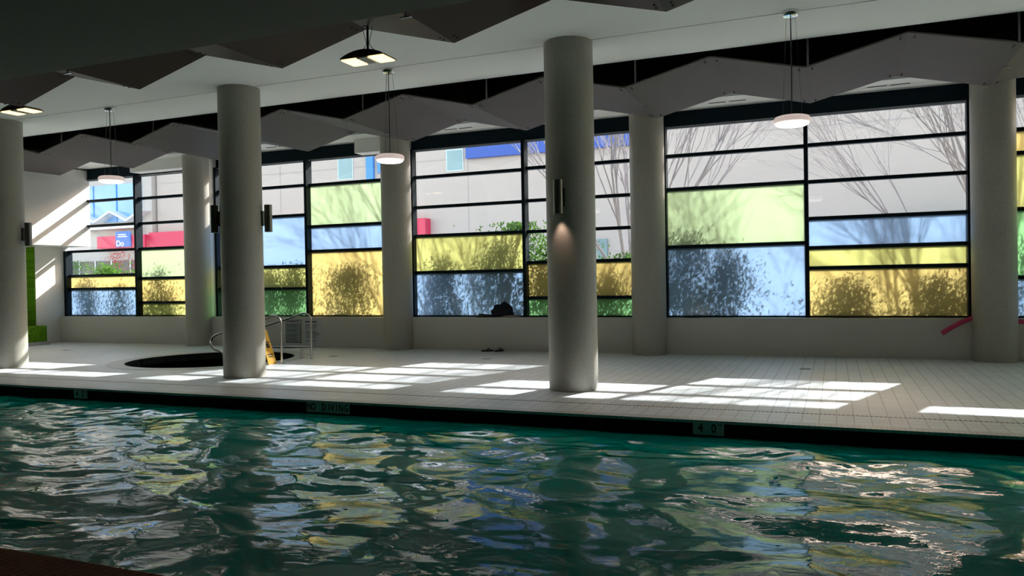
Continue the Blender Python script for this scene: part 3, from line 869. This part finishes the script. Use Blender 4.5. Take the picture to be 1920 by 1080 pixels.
for x in (-46, -44.6, -43.2, -41.8, -40.2):
    bpart('storefront_post', M['whitemetal'], (x, x + .08, FY - .45, FY - .38, .2, 3.1), parent=t2)
b = MB(); b.box(-.62, .62, -.03, .03, -.5, .45); t3 = b.build('shop_sign', M['signblue'], t2); t3.location = (-40.1 + 10, -.95, 4.4); t3['label'] = 'blue sign board with white letters'
text_mesh('lettering', 'Do', .5, M['signwhite'], t3, (-.25, -.04, -.3), align='CENTER')
q = MB(); q.box(-.45, .35, -.04, -.03, .1, .16); q.box(-.4, .25, -.04, -.03, .22, .28); q.build('small_print', M['signwhite'], t3)

# bare trees
def bare_tree(x, y, label, seed, spread=1.0, h=7.0, z0=0, thin=1.0):
    rg = random.Random(seed)
    t = thing('bare_tree', label, 'tree', (x, y, z0), 'bare winter trees outside the windows')
    tr = MB(); br = MB(); tw = MB()
    tr.tube([(0, 0, -.05), (.02, .01, .5), (0, 0, 1.1)], [.17, .14, .15], 10); tr.build('trunk', M['bark'], t, smooth=True)
    def grow(p, d, L, r, lev):
        n = 5 if lev < 2 else 4
        pts = [p.copy()]; rs = [r]; dd = d.copy(); kids = []
        for i in range(n):
            up = .10 if lev < 2 else .05
            dd = (dd + Vector((rg.gauss(0, .10), rg.gauss(0, .10), rg.gauss(0, .06) + up * (1 if lev < 3 else .3)))).normalized()
            p = p + dd * (L / n); pts.append(p.copy()); rs.append(r * (1 - .75 * (i + 1) / n) + .0015)
            if lev < 4 and i > 0:
                nk = 2 if rg.random() < .7 else 1
                for _ in range(nk):
                    ax = dd.orthogonal().normalized(); ax.rotate(Matrix.Rotation(rg.random() * 2 * PI, 3, dd))
                    ang = math.radians(rg.uniform(8, 25)); nd_ = dd.copy(); nd_.rotate(Matrix.Rotation(ang, 3, ax))
                    kids.append((p.copy(), nd_, L * rg.uniform(.46, .68), max(rs[-1] * .66, .0028)))
        (br if lev < 2 else tw).tube(pts, rs, 6 if lev < 2 else 3, caps=False)
        for k in kids:
            if lev >= 3 and rg.random() < .3: continue
            grow(*k, lev + 1)
    nl = 9
    for i in range(nl):
        a = 2 * PI * i / nl + rg.uniform(-.2, .2); tilt = math.radians(rg.uniform(12, 50)) * spread
        d = Vector((math.sin(tilt) * math.cos(a), math.sin(tilt) * math.sin(a), math.cos(tilt)))
        grow(Vector((0, 0, rg.uniform(.75, 1.1))), d, h * rg.uniform(.7, .95), .046 * thin, 0)
    br.build('branches', M['bark'], t, smooth=True); tw.build('twigs', M['bark'], t)
bare_tree(-4.95, 20.6, 'bare grey tree fanning out behind the column right of centre', 11, 1.15, 6.8)
bare_tree(3.55, 20.6, 'bare grey tree fanning out behind the rightmost column', 23, 1.1, 6.8)
#bare_tree(-10.3, 21.5, 'bare grey tree seen as soft shadows on the panes left of centre', 31, .8, 3.2)

# shrubs
def shrub(x, w_, ztop, label, seed, d=.45, n=2600, m_=None, y=None, depth=.28, group='leafy shrubs against the windows'):
    """shadow top wanted at ztop on the glass"""
    y = YG + d + .1 if y is None else y
    x = x + .35 * d; H_ = ztop + .707 * d
    rg = random.Random(seed)
    t = thing('leafy_shrub', label, 'shrub', (x, y, .1), group)
    st = MB(); lf = MB(); blobs = []
    for k in range(16):
        a = rg.random() * 2 * PI; q = math.sqrt(rg.random()); fz = rg.random()
        zz_ = .25 + (H_ - .45) * fz
        rad = (.5 * w_) * (1.0 - .75 * fz ** 1.7)
        bx_, by_ = q * rad * math.cos(a), q * depth * math.sin(a)
        blobs.append((bx_, by_, zz_, rg.uniform(.10, .20) * (1 + w_ * .25)))
        st.tube([(bx_ * .15, by_ * .15, -.08), (bx_ * .6, by_ * .6, zz_ * .5), (bx_, by_, zz_)], [.012, .008, .003], 5)
    blobs.append((0, 0, H_ - .28, .14))
    for i in range(n):
        bx_, by_, bz_, br_ = blobs[rg.randrange(len(blobs))]
        wd = 1.0 if rg.random() < .6 else 1.75
        p = Vector((rg.gauss(bx_, br_ * wd), rg.gauss(by_, br_ * .7), rg.gauss(bz_, br_ * wd)))
        if p.z < .03 or p.z > H_ - .02: continue
        if y + p.y < 15.69: continue
        u = Vector((rg.gauss(0, 1), rg.gauss(0, 1), rg.gauss(0, 1))).normalized(); v = u.orthogonal().normalized()
        s = rg.uniform(.03, .06)
        lf.poly([p - u * s, p - v * s * .42, p + u * s, p + v * s * .42])
    st.build('stems', M['bark'], t); lf.build('foliage', m_ or M['leaf'], t)
    return t
SH = [(-19.0, .9, 1.75, 'leafy shrub outside the leftmost window, at its left end'),
      (-17.75, .9, 1.55, 'leafy shrub outside the leftmost window, just left of its mullion'),
      (-16.3, 1.2, 1.95, 'leafy shrub outside the leftmost window, right of its mullion'),
      (-12.75, .9, 1.95, 'leafy shrub behind the green pane of the second window, left one'),
      (-12.0, .8, 1.9, 'leafy shrub behind the green pane of the second window, near its mullion'),
      (-10.45, 1.7, 1.85, 'wide leafy shrub behind the large yellow pane'),
      (-8.0, 1.1, 2.05, 'leafy shrub behind the left end of the central blue pane'),
      (-6.6, 1.6, 2.35, 'tall leafy shrub behind the black clothes pile'),
      (-5.65, .9, 2.05, 'leafy shrub left behind the central column'),
      (-4.2, .9, 1.6, 'leafy shrub just right behind the central column'),
      (-2.7, 1.25, 2.35, 'tall leafy shrub behind the left of the big blue pane'),
      (-1.85, .8, 1.95, 'leafy shrub in the middle of the big blue pane'),
      (.25, 1.15, 1.45, 'leafy shrub behind the wide yellow pane, left one'),
      (1.65, 1.5, 1.40, 'leafy shrub behind the wide yellow pane, by the rightmost column'),
      (3.3, 1.2, 2.1, 'leafy shrub behind the window at the right edge')]
for i, (x, w_, zt, lab) in enumerate(SH):
    shrub(x, w_, zt, lab, 100 + i, n=int(3000 + 3300 * w_))
shrub(-37.9, 3.2, 2.75, 'green bush across the street behind the leftmost window', 300, n=2500, y=30.0, d=.1, depth=1.0, group='street plants')
shrub(-35.1, 2.0, 3.4, 'small red-leaved tree across the street behind the leftmost window', 301, n=1500, y=30.5, d=.1, m_=M['redleaf'], depth=.8, group='street plants')
